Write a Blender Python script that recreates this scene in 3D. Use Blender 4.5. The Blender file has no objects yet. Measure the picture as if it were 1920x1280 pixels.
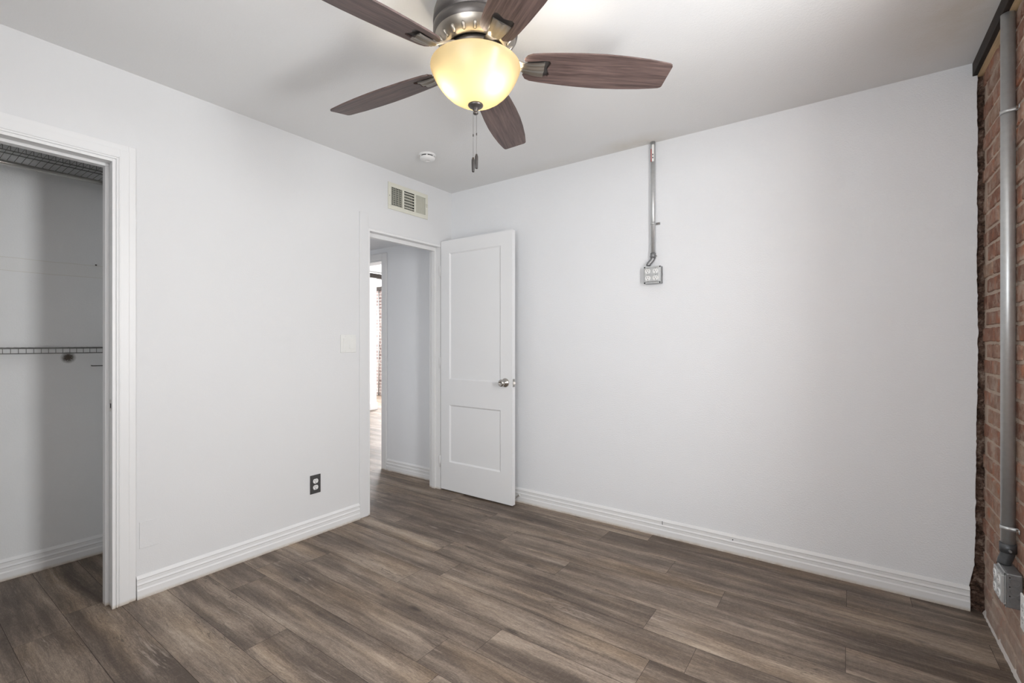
import bpy, bmesh, math, random
from mathutils import Vector, Matrix
R = math.radians
PI = math.pi
random.seed(7)
sc = bpy.context.scene
col = sc.collection

# ------------------------------------------------------------------ camera, sky, light, exposure
YAW = 0.620518
cam_d = bpy.data.cameras.new('camera')
cam = bpy.data.objects.new('camera', cam_d)
col.objects.link(cam)
cam.location = (2.690, -2.893, 1.197)
cam.rotation_euler = (R(90), 0, YAW)
cam_d.sensor_width = 36.0
cam_d.lens = 877.6 / 1920 * 36
cam_d.shift_y = 1.2 / 1920
cam_d.clip_start = 0.02
sc.camera = cam

world = bpy.data.worlds.new('world')
sc.world = world
world.use_nodes = True
wbg = world.node_tree.nodes['Background']
wbg.inputs[0].default_value = (0.80, 0.90, 1.0, 1)
wbg.inputs[1].default_value = 1.5

def area(name, loc, rot, sx, sy, power, color=(1, 1, 1), spread=180):
    l = bpy.data.lights.new(name, 'AREA')
    l.shape = 'RECTANGLE'; l.size = sx; l.size_y = sy
    l.energy = power; l.color = color; l.spread = R(spread)
    o = bpy.data.objects.new(name, l)
    o.location = loc; o.rotation_euler = rot
    col.objects.link(o)
    return o
# daylight, or added fill, at each window (placed in the opening, behind its frame)
area('daylight_brick_window', (3.36, -1.71, 1.50), (0, R(90), 0), 1.50, 0.46, 67, (0.98, 0.99, 1.0))
area('added_rear_fill', (2.20, -3.44, 1.55), (R(90), 0, 0), 1.20, 1.20, 31, (0.98, 0.99, 1.0))  # added room fill from behind the camera, in an unseen opening
area('daylight_far_window', (-4.80, 4.10, 1.50), (R(-90), 0, 0), 1.6, 1.5, 260, (0.97, 0.98, 1.0))
area('daylight_far_room', (-1.5, 4.10, 1.50), (R(-90), 0, 0), 2.0, 1.5, 200, (0.97, 0.98, 1.0))
area('added_far_left_fill', (-7.97, 2.2, 1.50), (0, R(-90), 0), 1.6, 1.8, 260, (1.0, 0.99, 0.98))  # added to brighten the far brick wall, out of view

sc.view_settings.view_transform = 'Standard'
sc.view_settings.look = 'None'
sc.view_settings.exposure = 0.0
sc.view_settings.gamma = 1.0
sc.view_settings.use_curve_mapping = False

# ------------------------------------------------------------------ node helpers
class NT:
    def __init__(s, name):
        s.m = bpy.data.materials.new(name); s.m.use_nodes = True
        s.t = s.m.node_tree; s.t.nodes.clear()
        s.out = s.t.nodes.new('ShaderNodeOutputMaterial')
        s.b = s.t.nodes.new('ShaderNodeBsdfPrincipled')
        s.t.links.new(s.b.outputs[0], s.out.inputs[0])
    def n(s, t, **kw):
        x = s.t.nodes.new(t)
        for k, v in kw.items(): setattr(x, k, v)
        return x
    def l(s, a, b): s.t.links.new(a, b)
    def math(s, op, a, b=None, clamp=False):
        x = s.n('ShaderNodeMath', operation=op, use_clamp=clamp)
        for i, v in enumerate((a, b)):
            if v is None: continue
            if isinstance(v, (int, float)): x.inputs[i].default_value = v
            else: s.l(v, x.inputs[i])
        return x.outputs[0]
    def noise(s, vec, scale, detail=3, rough=0.5, dist=0.0):
        x = s.n('ShaderNodeTexNoise')
        x.inputs['Scale'].default_value = scale; x.inputs['Detail'].default_value = detail
        x.inputs['Roughness'].default_value = rough; x.inputs['Distortion'].default_value = dist
        if vec is not None: s.l(vec, x.inputs['Vector'])
        return x.outputs['Fac']
    def pos(s):
        return s.n('ShaderNodeNewGeometry').outputs['Position']
    def obj(s):
        return s.n('ShaderNodeTexCoord').outputs['Object']
    def mapping(s, vec, scale=(1, 1, 1), loc=(0, 0, 0)):
        x = s.n('ShaderNodeMapping')
        x.inputs['Scale'].default_value = scale; x.inputs['Location'].default_value = loc
        s.l(vec, x.inputs['Vector']); return x.outputs[0]
    def ramp(s, fac, stops):
        x = s.n('ShaderNodeValToRGB'); e = x.color_ramp.elements
        while len(e) < len(stops): e.new(0.5)
        for i, (p, c) in enumerate(stops):
            e[i].position = p
            e[i].color = (c, c, c, 1) if isinstance(c, (int, float)) else (*c, 1)
        s.l(fac, x.inputs[0]); return x.outputs[0]
    def mix(s, fac, a, b, mode='MIX'):
        x = s.n('ShaderNodeMix', data_type='RGBA', blend_type=mode)
        for sock, v in ((x.inputs[0], fac), (x.inputs[6], a), (x.inputs[7], b)):
            if isinstance(v, (int, float)): sock.default_value = v
            elif isinstance(v, tuple): sock.default_value = (*v, 1)
            else: s.l(v, sock)
        return x.outputs[2]
    def bump(s, h, strength, dist):
        x = s.n('ShaderNodeBump'); x.inputs['Strength'].default_value = strength
        x.inputs['Distance'].default_value = dist
        s.l(h, x.inputs['Height']); s.l(x.outputs[0], s.b.inputs['Normal']); return x
    def set(s, color=None, rough=None, metal=None, spec=None):
        for k, v in (('Base Color', color), ('Roughness', rough), ('Metallic', metal), ('Specular IOR Level', spec)):
            if v is None: continue
            if isinstance(v, tuple): s.b.inputs[k].default_value = (*v, 1)
            elif isinstance(v, (int, float)): s.b.inputs[k].default_value = v
            else: s.l(v, s.b.inputs[k])
        return s.m
    def spot(s, centre, radius, squash=(1, 1, 1)):
        """soft round mask (1 inside) about a world position"""
        x = s.n('ShaderNodeVectorMath', operation='SUBTRACT'); s.l(s.pos(), x.inputs[0]); x.inputs[1].default_value = centre
        y = s.n('ShaderNodeVectorMath', operation='MULTIPLY'); s.l(x.outputs[0], y.inputs[0]); y.inputs[1].default_value = squash
        z = s.n('ShaderNodeVectorMath', operation='LENGTH'); s.l(y.outputs[0], z.inputs[0])
        return s.math('SUBTRACT', 1.0, s.math('DIVIDE', z.outputs['Value'], radius), True)

def paint(name, color, rough=0.55, bump_scale=260, strength=0.25, dist=0.0008, spec=0.3):
    t = NT(name)
    h = t.noise(t.pos(), bump_scale, 3, 0.6)
    t.bump(h, strength, dist)
    v = t.noise(t.pos(), 1.7, 3, 0.5)
    c = t.mix(v, tuple(x * 0.97 for x in color), tuple(min(1, x * 1.02) for x in color))
    return t.set(c, rough, spec=spec)

def plain(name, color, rough=0.5, metal=0.0, spec=0.4, var=0.08, scale=30):
    t = NT(name)
    v = t.noise(t.obj(), scale, 3, 0.5)
    c = t.mix(v, tuple(x * (1 - var) for x in color), tuple(min(1, x * (1 + var)) for x in color))
    return t.set(c, rough, metal, spec)

M = {}
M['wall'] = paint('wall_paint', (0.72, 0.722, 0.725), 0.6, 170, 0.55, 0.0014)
M['wall_rough'] = paint('textured_wall_paint', (0.80, 0.81, 0.825), 0.6, 150, 1.0, 0.0022)
M['hall'] = paint('hall_paint', (0.77, 0.78, 0.795), 0.6, 170, 0.45, 0.0014)
M['trim'] = paint('trim_paint', (0.79, 0.79, 0.79), 0.38, 60, 0.12, 0.0006, 0.4)
def grubby_trim():
    t = NT('trim_paint_grubby'); p = t.pos()
    t.bump(t.noise(p, 60, 3, 0.6), 0.12, 0.0006)
    sep = t.n('ShaderNodeSeparateXYZ'); t.l(p, sep.inputs[0])
    low = t.math('SUBTRACT', 1.0, t.math('MULTIPLY', sep.outputs[2], 55), True)
    d = t.math('MULTIPLY', t.math('MULTIPLY', low, t.noise(p, 28, 4, 0.7)), 1.3, True)
    c = t.mix(t.noise(p, 1.7, 3), (0.755, 0.755, 0.75), (0.785, 0.785, 0.785))
    return t.set(t.mix(d, c, (0.42, 0.33, 0.22)), 0.38, spec=0.4)
M['trim'] = grubby_trim()
M['door'] = paint('door_paint', (0.80, 0.805, 0.81), 0.40, 40, 0.10, 0.0005, 0.4)
M['shell'] = paint('shell_paint', (0.78, 0.78, 0.78), 0.7)

def ceiling_mat():
    t = NT('ceiling_paint')
    t.bump(t.noise(t.pos(), 120, 4, 0.65), 0.6, 0.002)
    base = t.mix(t.noise(t.pos(), 1.3, 3), (0.79, 0.79, 0.785), (0.82, 0.82, 0.815))
    n = t.noise(t.pos(), 9, 4, 0.6)
    m = None
    for c, r, sq, k in (((1.60, -0.05, 2.44), 0.30, (0.9, 2.0, 0.2), 0.65), ((3.04, -0.45, 2.44), 0.36, (1.4, 1, 0.2), 0.7),
                        ((0.95, -0.06, 2.44), 0.25, (0.6, 2.2, 0.2), 0.25)):
        a = t.math('MULTIPLY', t.math('MULTIPLY', t.spot(c, r, sq), n), k, True)
        m = a if m is None else t.math('ADD', m, a, True)
    return t.set(t.mix(m, base, (0.58, 0.50, 0.36)), 0.7, spec=0.2)
M['ceiling'] = ceiling_mat()

def closet_mat():
    t = NT('closet_paint')
    p = t.pos()
    sep = t.n('ShaderNodeSeparateXYZ'); t.l(p, sep.inputs[0])
    t.bump(t.noise(p, 130, 4, 0.65), 0.7, 0.002)
    base = t.mix(t.noise(p, 3, 4, 0.6), (0.70, 0.71, 0.71), (0.79, 0.795, 0.795))
    # bare strip where an old shelf ledger sat
    z = t.math('ADD', sep.outputs[2], t.math('MULTIPLY', t.noise(p, 5, 2), 0.012))
    band = t.math('LESS_THAN', t.math('ABSOLUTE', t.math('SUBTRACT', z, 1.598)), 0.034)
    edge = t.math('LESS_THAN', t.math('ABSOLUTE', t.math('SUBTRACT', t.math('ABSOLUTE', t.math('SUBTRACT', z, 1.598)), 0.034)), 0.0016)
    c = t.mix(t.math('MULTIPLY', band, 0.22), base, (0.74, 0.735, 0.70))
    c = t.mix(t.math('MULTIPLY', edge, 0.35), c, (0.50, 0.46, 0.36))
    # patched drywall hole below the lower shelf
    sp = t.math('MULTIPLY', t.math('MULTIPLY', t.spot((-0.76, -2.224, 1.113), 0.034), t.noise(p, 90, 4, 0.7)), 3.4, True)
    c = t.mix(sp, c, (0.10, 0.085, 0.07))
    return t.set(c, 0.7, spec=0.2)
M['closet'] = closet_mat()

def floor_mat():
    t = NT('wood_planks')
    geo = t.n('ShaderNodeNewGeometry')
    rnd = geo.outputs['Random Per Island']
    wn = t.n('ShaderNodeTexWhiteNoise', noise_dimensions='1D'); t.l(rnd, wn.inputs['W'])
    off = t.n('ShaderNodeVectorMath', operation='MULTIPLY'); t.l(wn.outputs['Color'], off.inputs[0]); off.inputs[1].default_value = (37, 23, 11)
    add = t.n('ShaderNodeVectorMath', operation='ADD'); t.l(geo.outputs['Position'], add.inputs[0]); t.l(off.outputs[0], add.inputs[1])
    p = add.outputs[0]
    wob = t.n('ShaderNodeTexNoise'); wob.inputs['Scale'].default_value = 2.2; wob.inputs['Detail'].default_value = 2; t.l(t.mapping(p, (1, 2.2, 1)), wob.inputs['Vector'])
    ws = t.n('ShaderNodeVectorMath', operation='MULTIPLY'); t.l(wob.outputs['Color'], ws.inputs[0]); ws.inputs[1].default_value = (0.08, 0.050, 0)
    a2 = t.n('ShaderNodeVectorMath', operation='ADD'); t.l(p, a2.inputs[0]); t.l(ws.outputs[0], a2.inputs[1])
    q = a2.outputs[0]
    blotch = t.noise(t.mapping(q, (1.9, 9.5, 1)), 1.0, 5, 0.62)
    streak = t.noise(t.mapping(q, (3.4, 62, 1)), 1.0, 6, 0.72)
    fine = t.noise(t.mapping(q, (26, 420, 1)), 1.0, 4, 0.8)
    grit = t.noise(t.mapping(p, (90, 260, 1)), 1.0, 3, 0.7)
    saw = t.noise(t.mapping(p, (260, 26, 1)), 1.0, 2, 0.5)
    patch = t.noise(t.mapping(q, (1.0, 4.2, 1), (4, 4, 0)), 1.0, 3, 0.55)
    v = t.math('ADD', t.math('MULTIPLY', blotch, 0.34), t.math('MULTIPLY', streak, 0.24))
    v = t.math('ADD', v, t.math('MULTIPLY', fine, 0.27))
    v = t.math('ADD', v, t.math('MULTIPLY', grit, 0.18))
    v = t.math('ADD', v, t.math('MULTIPLY', patch, 0.16))
    v = t.math('ADD', v, t.math('SUBTRACT', t.math('MULTIPLY', rnd, 0.055), 0.052))
    band = t.noise(t.mapping(q, (0.75, 15, 1), (3, 9, 0)), 1.0, 2, 0.4)
    bandc = t.math('MULTIPLY', t.math('SUBTRACT', band, 0.5), 0.30)
    v = t.math('ADD', v, bandc)
    c = t.ramp(v, [(0.45, (0.078, 0.057, 0.044)), (0.53, (0.128, 0.097, 0.076)), (0.58, (0.190, 0.147, 0.115)), (0.64, (0.280, 0.221, 0.172)), (0.72, (0.43, 0.35, 0.275))])
    warm = t.noise(t.mapping(q, (1.1, 5, 1)), 1.3, 2)
    c = t.mix(t.math('MULTIPLY', t.math('SUBTRACT', warm, 0.47, True), 2.2, True), c, t.mix(1.0, c, (1.12, 1.01, 0.82), 'MULTIPLY'))
    grey = t.noise(t.mapping(q, (1.4, 9, 1), (5, 5, 0)), 1.0, 2)
    c = t.mix(t.math('MULTIPLY', t.math('SUBTRACT', grey, 0.5, True), 2.5, True), c, t.mix(1.0, c, (0.90, 0.93, 0.97), 'MULTIPLY'))
    # pale scraped fibres
    scr = t.noise(t.mapping(q, (5.5, 75, 1), (1, 7, 0)), 1.0, 4, 0.7)
    sg = t.math('MULTIPLY', t.math('SUBTRACT', t.noise(t.mapping(q, (2.2, 8, 1), (7, 1, 0)), 1.0, 2), 0.54, True), 7, True)
    c = t.mix(t.math('MULTIPLY', t.math('MULTIPLY', t.math('MULTIPLY', t.math('SUBTRACT', scr, 0.54, True), 9, True), sg), 0.6), c, (0.44, 0.37, 0.31))
    # knots and checks
    vor = t.n('ShaderNodeTexVoronoi'); vor.inputs['Scale'].default_value = 1.0; t.l(t.mapping(q, (2.6, 7.5, 1)), vor.inputs['Vector'])
    ring = t.math('MULTIPLY', t.math('SUBTRACT', 0.13, vor.outputs['Distance'], True), 13.0, True)
    kn = t.math('MULTIPLY', ring, t.noise(t.mapping(q, (20, 110, 1)), 1.0, 3, 0.7))
    c = t.mix(t.math('MULTIPLY', kn, 1.5, True), c, (0.045, 0.034, 0.027))
    cr = t.noise(t.mapping(q, (3.0, 26, 1), (9, 3, 0)), 1.0, 3, 0.55)
    crack = t.math('SUBTRACT', 1.0, t.math('MULTIPLY', t.math('ABSOLUTE', t.math('SUBTRACT', cr, 0.5)), 95), True)
    gate = t.math('MULTIPLY', t.math('SUBTRACT', t.noise(t.mapping(q, (1.8, 6, 1), (2, 8, 0)), 1.0, 2), 0.53, True), 9, True)
    c = t.mix(t.math('MULTIPLY', t.math('MULTIPLY', crack, gate), 0.85), c, (0.05, 0.038, 0.03))
    c = t.mix(t.math('MULTIPLY', t.math('SUBTRACT', saw, 0.55, True), 0.6), c, (0.34, 0.28, 0.23))
    t.bump(t.math('ADD', fine, t.math('MULTIPLY', saw, 0.5)), 0.30, 0.0012)
    r = t.math('ADD', 0.47, t.math('MULTIPLY', fine, 0.12))
    return t.set(c, r, spec=0.38)
M['floor'] = floor_mat()
M['joint'] = plain('plank_joint', (0.035, 0.028, 0.023), 0.8)

def brick_mat():
    t = NT('old_brick')
    geo = t.n('ShaderNodeNewGeometry'); rnd = geo.outputs['Random Per Island']; p = geo.outputs['Position']
    base = t.ramp(rnd, [(0.0, (0.25, 0.122, 0.083)), (0.3, (0.33, 0.168, 0.117)), (0.55, (0.32, 0.19, 0.138)), (0.8, (0.40, 0.218, 0.157)), (1.0, (0.38, 0.255, 0.185))])
    n = t.noise(p, 26, 5, 0.7)
    c = t.mix(t.math('MULTIPLY', t.math('SUBTRACT', n, 0.44, True), 3.2, True), base, t.mix(1.0, base, (0.55, 0.50, 0.50), 'MULTIPLY'))
    sm = t.noise(p, 8.5, 6, 0.72)
    c = t.mix(t.math('MULTIPLY', t.math('SUBTRACT', sm, 0.47, True), 5.0, True), c, (0.50, 0.39, 0.315))
    ru = t.noise(t.mapping(p, (1, 1, 1), (3, 1, 7)), 15, 4, 0.6)
    c = t.mix(t.math('MULTIPLY', t.math('SUBTRACT', ru, 0.57, True), 6, True), c, (0.42, 0.17, 0.10))
    sep = t.n('ShaderNodeSeparateXYZ'); t.l(p, sep.inputs[0])
    low = t.math('SUBTRACT', 1.0, t.math('MULTIPLY', sep.outputs[2], 2.4), True)
    c = t.mix(t.math('MULTIPLY', t.math('MULTIPLY', low, t.noise(t.mapping(p, (1, 1, 1), (1, 4, 2)), 12, 5, 0.7)), 1.1, True), c, (0.52, 0.44, 0.38))
    t.bump(t.noise(p, 75, 6, 0.75), 0.9, 0.006)
    return t.set(c, 0.88, spec=0.2)
M['brick'] = brick_mat()
M['brick_glare'] = None
def mortar_mat(name, a, b):
    t = NT(name); p = t.pos()
    c = t.mix(t.noise(p, 22, 5, 0.7), a, b)
    t.bump(t.noise(p, 60, 6, 0.75), 1.0, 0.006)
    return t.set(c, 0.92, spec=0.15)
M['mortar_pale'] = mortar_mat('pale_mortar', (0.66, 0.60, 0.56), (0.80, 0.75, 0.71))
def glare_brick():  # same brick, faded; the far room's glare is put into its colour
    t = NT('glare_faded_brick'); geo = t.n('ShaderNodeNewGeometry')
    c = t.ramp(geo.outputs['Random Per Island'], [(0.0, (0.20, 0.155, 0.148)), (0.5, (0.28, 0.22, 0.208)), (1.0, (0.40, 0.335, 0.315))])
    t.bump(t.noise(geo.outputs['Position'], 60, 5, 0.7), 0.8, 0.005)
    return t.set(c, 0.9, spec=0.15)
M['brick_glare'] = glare_brick()
M['mortar'] = mortar_mat('mortar', (0.40, 0.31, 0.245), (0.66, 0.53, 0.43))
def gap_mat():
    t = NT('crumbled_mortar'); p = t.pos()
    c = t.ramp(t.noise(p, 30, 6, 0.75), [(0.38, (0.05, 0.032, 0.024)), (0.52, (0.16, 0.10, 0.075)), (0.68, (0.40, 0.31, 0.25))])
    t.bump(t.noise(p, 55, 6, 0.8), 1.0, 0.01)
    return t.set(c, 0.95, spec=0.1)
M['gap'] = gap_mat()

def wood_dark(name, a, b, rough=0.42, sc_=(3, 40, 1)):
    t = NT(name); p = t.obj()
    w = t.noise(t.mapping(p, sc_), 1.0, 5, 0.62, 0.5)
    f = t.noise(t.mapping(p, tuple(x * 4 for x in sc_)), 1.0, 3, 0.6)
    v = t.math('ADD', t.math('MULTIPLY', w, 0.7), t.math('MULTIPLY', f, 0.3))
    c = t.ramp(v, [(0.38, a), (0.62, b)])
    return t.set(c, rough, spec=0.45)
M['blade'] = wood_dark('walnut_blade', (0.062, 0.040, 0.036), (0.160, 0.106, 0.094), 0.42, (3.5, 70, 1))
M['stained'] = wood_dark('dark_stained_wood', (0.010, 0.006, 0.004), (0.030, 0.018, 0.012), 0.7, (30, 2, 30))
M['pine'] = wood_dark('raw_pine', (0.42, 0.30, 0.16), (0.66, 0.50, 0.30), 0.6, (30, 2, 30))

M['bronze'] = plain('brushed_bronze', (0.36, 0.33, 0.29), 0.34, 0.9, var=0.12, scale=12)
M['bronze_dark'] = plain('dark_bronze', (0.115, 0.105, 0.10), 0.38, 0.75, var=0.15, scale=12)
M['nickel'] = plain('satin_nickel', (0.52, 0.50, 0.47), 0.24, 1.0, var=0.05)
M['galv'] = plain('galvanised_steel', (0.56, 0.57, 0.57), 0.42, 0.7, var=0.10, scale=60)
M['galvd'] = plain('zinc_casting', (0.27, 0.275, 0.28), 0.45, 0.7, var=0.2, scale=70)
M['iron'] = plain('dark_fitting', (0.10, 0.105, 0.11), 0.45, 0.6, var=0.2, scale=70)
M['wire'] = plain('shelf_wire', (0.20, 0.20, 0.19), 0.35, 0.6)
M['chrome'] = plain('rod_steel', (0.72, 0.70, 0.66), 0.2, 1.0, var=0.03)
M['white'] = plain('white_plastic', (0.80, 0.80, 0.79), 0.35, var=0.02)
M['ivory'] = plain('almond_plastic', (0.76, 0.76, 0.735), 0.4, var=0.02)
M['dark'] = plain('dark_slot', (0.012, 0.012, 0.012), 0.8)
M['black'] = plain('black_wood_fob', (0.035, 0.03, 0.028), 0.4)
M['plate'] = plain('grey_plate', (0.085, 0.085, 0.085), 0.45, 0.35, var=0.25, scale=50)
M['cream'] = plain('cream_enamel', (0.70, 0.69, 0.60), 0.45, var=0.03)
M['duct'] = plain('duct_inside', (0.05, 0.055, 0.055), 0.7)
M['red'] = plain('red_label', (0.45, 0.06, 0.05), 0.5)
M['paper'] = plain('white_label', (0.82, 0.82, 0.80), 0.6, var=0.02)
M['nail'] = plain('nail_steel', (0.05, 0.045, 0.04), 0.5, 0.5)

def bowl_mat():
    t = NT('amber_glass')
    tr = t.n('ShaderNodeBsdfTranslucent'); tr.inputs['Color'].default_value = (0.98, 0.84, 0.54, 1)
    lay = t.n('ShaderNodeLayerWeight'); lay.inputs['Blend'].default_value = 0.35
    c = t.mix(lay.outputs['Facing'], (0.102, 0.086, 0.050), (0.110, 0.077, 0.034))
    t.l(c, tr.inputs['Color'])
    t.set((0.60, 0.49, 0.30), 0.25, spec=0.5)
    mx = t.n('ShaderNodeMixShader'); mx.inputs[0].default_value = 0.55
    t.l(t.b.outputs[0], mx.inputs[1]); t.l(tr.outputs[0], mx.inputs[2])
    t.l(mx.outputs[0], t.out.inputs[0])
    return t.m
M['bowl'] = bowl_mat()
def emit(name, color, s):
    t = NT(name)
    e = t.n('ShaderNodeEmission'); e.inputs[0].default_value = (*color, 1); e.inputs[1].default_value = s
    t.l(e.outputs[0], t.out.inputs[0]); return t.m
M['bulb'] = emit('bulb_glow', (1.0, 0.91, 0.77), 165)

# ------------------------------------------------------------------ mesh helpers
class MB:
    def __init__(s): s.bm = bmesh.new(); s.mats = []
    def mi(s, m):
        m = M[m] if isinstance(m, str) else m
        if m not in s.mats: s.mats.append(m)
        return s.mats.index(m)
    def faces(s, verts, faces, m, smooth=False):
        i = s.mi(m); vs = [s.bm.verts.new(v) for v in verts]
        for f in faces:
            try:
                fc = s.bm.faces.new([vs[k] for k in f]); fc.material_index = i; fc.smooth = smooth
            except ValueError: pass
        return vs
    def box(s, a, b, m, bev=0.0):
        x0, y0, z0 = [min(a[i], b[i]) for i in range(3)]; x1, y1, z1 = [max(a[i], b[i]) for i in range(3)]
        v = [(x0, y0, z0), (x1, y0, z0), (x1, y1, z0), (x0, y1, z0), (x0, y0, z1), (x1, y0, z1), (x1, y1, z1), (x0, y1, z1)]
        vs = s.faces(v, [(0, 3, 2, 1), (4, 5, 6, 7), (0, 1, 5, 4), (1, 2, 6, 5), (2, 3, 7, 6), (3, 0, 4, 7)], m)
        if bev:
            ed = {e for q in vs for e in q.link_edges}
            bmesh.ops.bevel(s.bm, geom=list(ed), offset=bev, segments=2, affect='EDGES', profile=0.5)
        return s
    def ring(s, c, ax, r, n, up=None):
        ax = Vector(ax).normalized(); t = Vector((0, 0, 1)) if abs(ax.z) < 0.9 else Vector((1, 0, 0))
        u = ax.cross(t).normalized(); w = ax.cross(u).normalized()
        return [Vector(c) + u * (r * math.cos(2 * PI * k / n)) + w * (r * math.sin(2 * PI * k / n)) for k in range(n)]
    def tube(s, pts, r, m, n=12, caps=True, smooth=True):
        pts = [Vector(p) for p in pts]; i = s.mi(m); rings = []
        rr = r if isinstance(r, (list, tuple)) else [r] * len(pts)
        ref = None
        for k, p in enumerate(pts):
            a = (pts[min(k + 1, len(pts) - 1)] - pts[max(k - 1, 0)]).normalized()
            if ref is None: ref = Vector((0, 0, 1)) if abs(a.z) < 0.9 else Vector((1, 0, 0))
            u = a.cross(ref).normalized(); w = u.cross(a).normalized(); ref = w
            rings.append([s.bm.verts.new(p + u * (rr[k] * math.cos(2 * PI * j / n)) + w * (rr[k] * math.sin(2 * PI * j / n))) for j in range(n)])
        for a, b in zip(rings, rings[1:]):
            for j in range(n):
                f = s.bm.faces.new((a[j], a[(j + 1) % n], b[(j + 1) % n], b[j])); f.smooth = smooth; f.material_index = i
        if caps:
            for q in (rings[0], rings[-1]):
                f = s.bm.faces.new(q); f.material_index = i
        return s
    def lathe(s, prof, m, n=48, c=(0, 0, 0), axis='z', smooth=True, close=False):
        i = s.mi(m); rings = []
        for r, h in prof:
            row = []
            for k in range(n):
                a = 2 * PI * k / n
                if axis == 'z': p = (c[0] + r * math.cos(a), c[1] + r * math.sin(a), c[2] + h)
                elif axis == 'y': p = (c[0] + r * math.cos(a), c[1] + h, c[2] + r * math.sin(a))
                else: p = (c[0] + h, c[1] + r * math.cos(a), c[2] + r * math.sin(a))
                row.append(s.bm.verts.new(p))
            rings.append(row)
        for a, b in zip(rings, rings[1:]):
            for j in range(n):
                f = s.bm.faces.new((a[j], a[(j + 1) % n], b[(j + 1) % n], b[j])); f.smooth = smooth; f.material_index = i
        for q, (r, h) in ((rings[0], prof[0]), (rings[-1], prof[-1])):
            if r > 1e-5 and close:
                f = s.bm.faces.new(q); f.material_index = i
        return s
    def prism(s, poly, vec, m, smooth=False):
        """extrude a closed 3D polygon along vec"""
        v = [Vector(p) for p in poly]; n = len(v); w = [p + Vector(vec) for p in v]
        s.faces(v + w, [tuple(range(n))[::-1], tuple(range(n, 2 * n))] + [(k, (k + 1) % n, n + (k + 1) % n, n + k) for k in range(n)], m, smooth)
        return s
    def build(s, name, parent=None, merge=False):
        bmesh.ops.remove_doubles(s.bm, verts=s.bm.verts, dist=1e-6) if merge else None
        bmesh.ops.recalc_face_normals(s.bm, faces=s.bm.faces)
        me = bpy.data.meshes.new(name); s.bm.to_mesh(me); s.bm.free()
        for m in s.mats: me.materials.append(m)
        o = bpy.data.objects.new(name, me); col.objects.link(o)
        if parent: o.parent = parent
        return o

def struct(o, label=None, cat=None):
    o['kind'] = 'structure'
    if label: o['label'] = label
    if cat: o['category'] = cat
    return o
def tag(o, label, cat, group=None):
    o['label'] = label; o['category'] = cat
    if group: o['group'] = group
    return o
def thing(name, label, cat, loc, rz=0.0, group=None):
    o = bpy.data.objects.new(name, None); o.empty_display_size = 0.05
    col.objects.link(o); o.location = loc; o.rotation_euler = (0, 0, rz)
    return tag(o, label, cat, group)
def smooth_by_angle(o, ang=40):
    for p in o.data.polygons: p.use_smooth = True
    o.data.set_sharp_from_angle(angle=R(ang))

def slab(name, axis, c0, c1, u0, u1, z0, z1, holes, mat):
    """wall slab: axis 0 = constant x (u is y), axis 1 = constant y (u is x); holes = (ua,ub,za,zb)"""
    mb = MB()
    us = sorted({u0, u1, *[h[0] for h in holes], *[h[1] for h in holes]})
    zs = sorted({z0, z1, *[h[2] for h in holes], *[h[3] for h in holes]})
    inside = lambda u, z: any(h[0] < u < h[1] and h[2] < z < h[3] for h in holes)
    solid = {}
    for i in range(len(us) - 1):
        for j in range(len(zs) - 1):
            solid[i, j] = not inside((us[i] + us[i + 1]) / 2, (zs[j] + zs[j + 1]) / 2)
    P = (lambda c, u, z: (c, u, z)) if axis == 0 else (lambda c, u, z: (u, c, z))
    for (i, j), ok in solid.items():
        if not ok: continue
        a, b, c, d = us[i], us[i + 1], zs[j], zs[j + 1]
        for k in (c0, c1): mb.faces([P(k, a, c), P(k, b, c), P(k, b, d), P(k, a, d)], [(0, 1, 2, 3)], mat)
        for ni, nj, q in ((i - 1, j, [(a, c), (a, d)]), (i + 1, j, [(b, c), (b, d)]), (i, j - 1, [(a, c), (b, c)]), (i, j + 1, [(a, d), (b, d)])):
            if not solid.get((ni, nj), False):
                (p0, p1), (q0, q1) = q
                mb.faces([P(c0, p0, p1), P(c0, q0, q1), P(c1, q0, q1), P(c1, p0, p1)], [(0, 1, 2, 3)], mat)
    return struct(mb.build(name, merge=True))

H = 2.44
WT = 0.115
REAR = -3.32
DO = (-0.842, -0.120, 1.985)       # door opening  y0, y1, head
CO = (-3.06, -2.223, 2.012)        # closet opening

# ------------------------------------------------------------------ floor made of planks
mb = MB()
W, Lp = 0.173, 1.22
known = {0: 2.69, 2: 2.215, 3: 2.687, 4: 0.777, 5: 2.212, 9: 0.274, 10: 0.788, 12: -0.10}
g = 0.0007
for row in range(-25, 19):
    y1 = -0.118 - W * row; y0 = y1 - W
    rr = random.Random(100 + row)
    x = known.get(row, rr.uniform(0, Lp)) - Lp * 9
    while x < 3.2:
        a, b = max(x, -7.9), min(x + Lp, 3.25)
        lo = max(y0, REAR); hi = min(y1, 4.1)
        if b - a > 0.01 and hi - lo > 0.005:
            mb.faces([(a + g, lo + g, 0), (b - g, lo + g, 0), (b - g, hi - g, 0), (a + g, hi - g, 0)], [(0, 1, 2, 3)], 'floor')
        x += Lp
mb.box((-7.9, REAR, -0.06), (3.25, 4.1, -0.0012), 'joint')
struct(mb.build('floor'))

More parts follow.
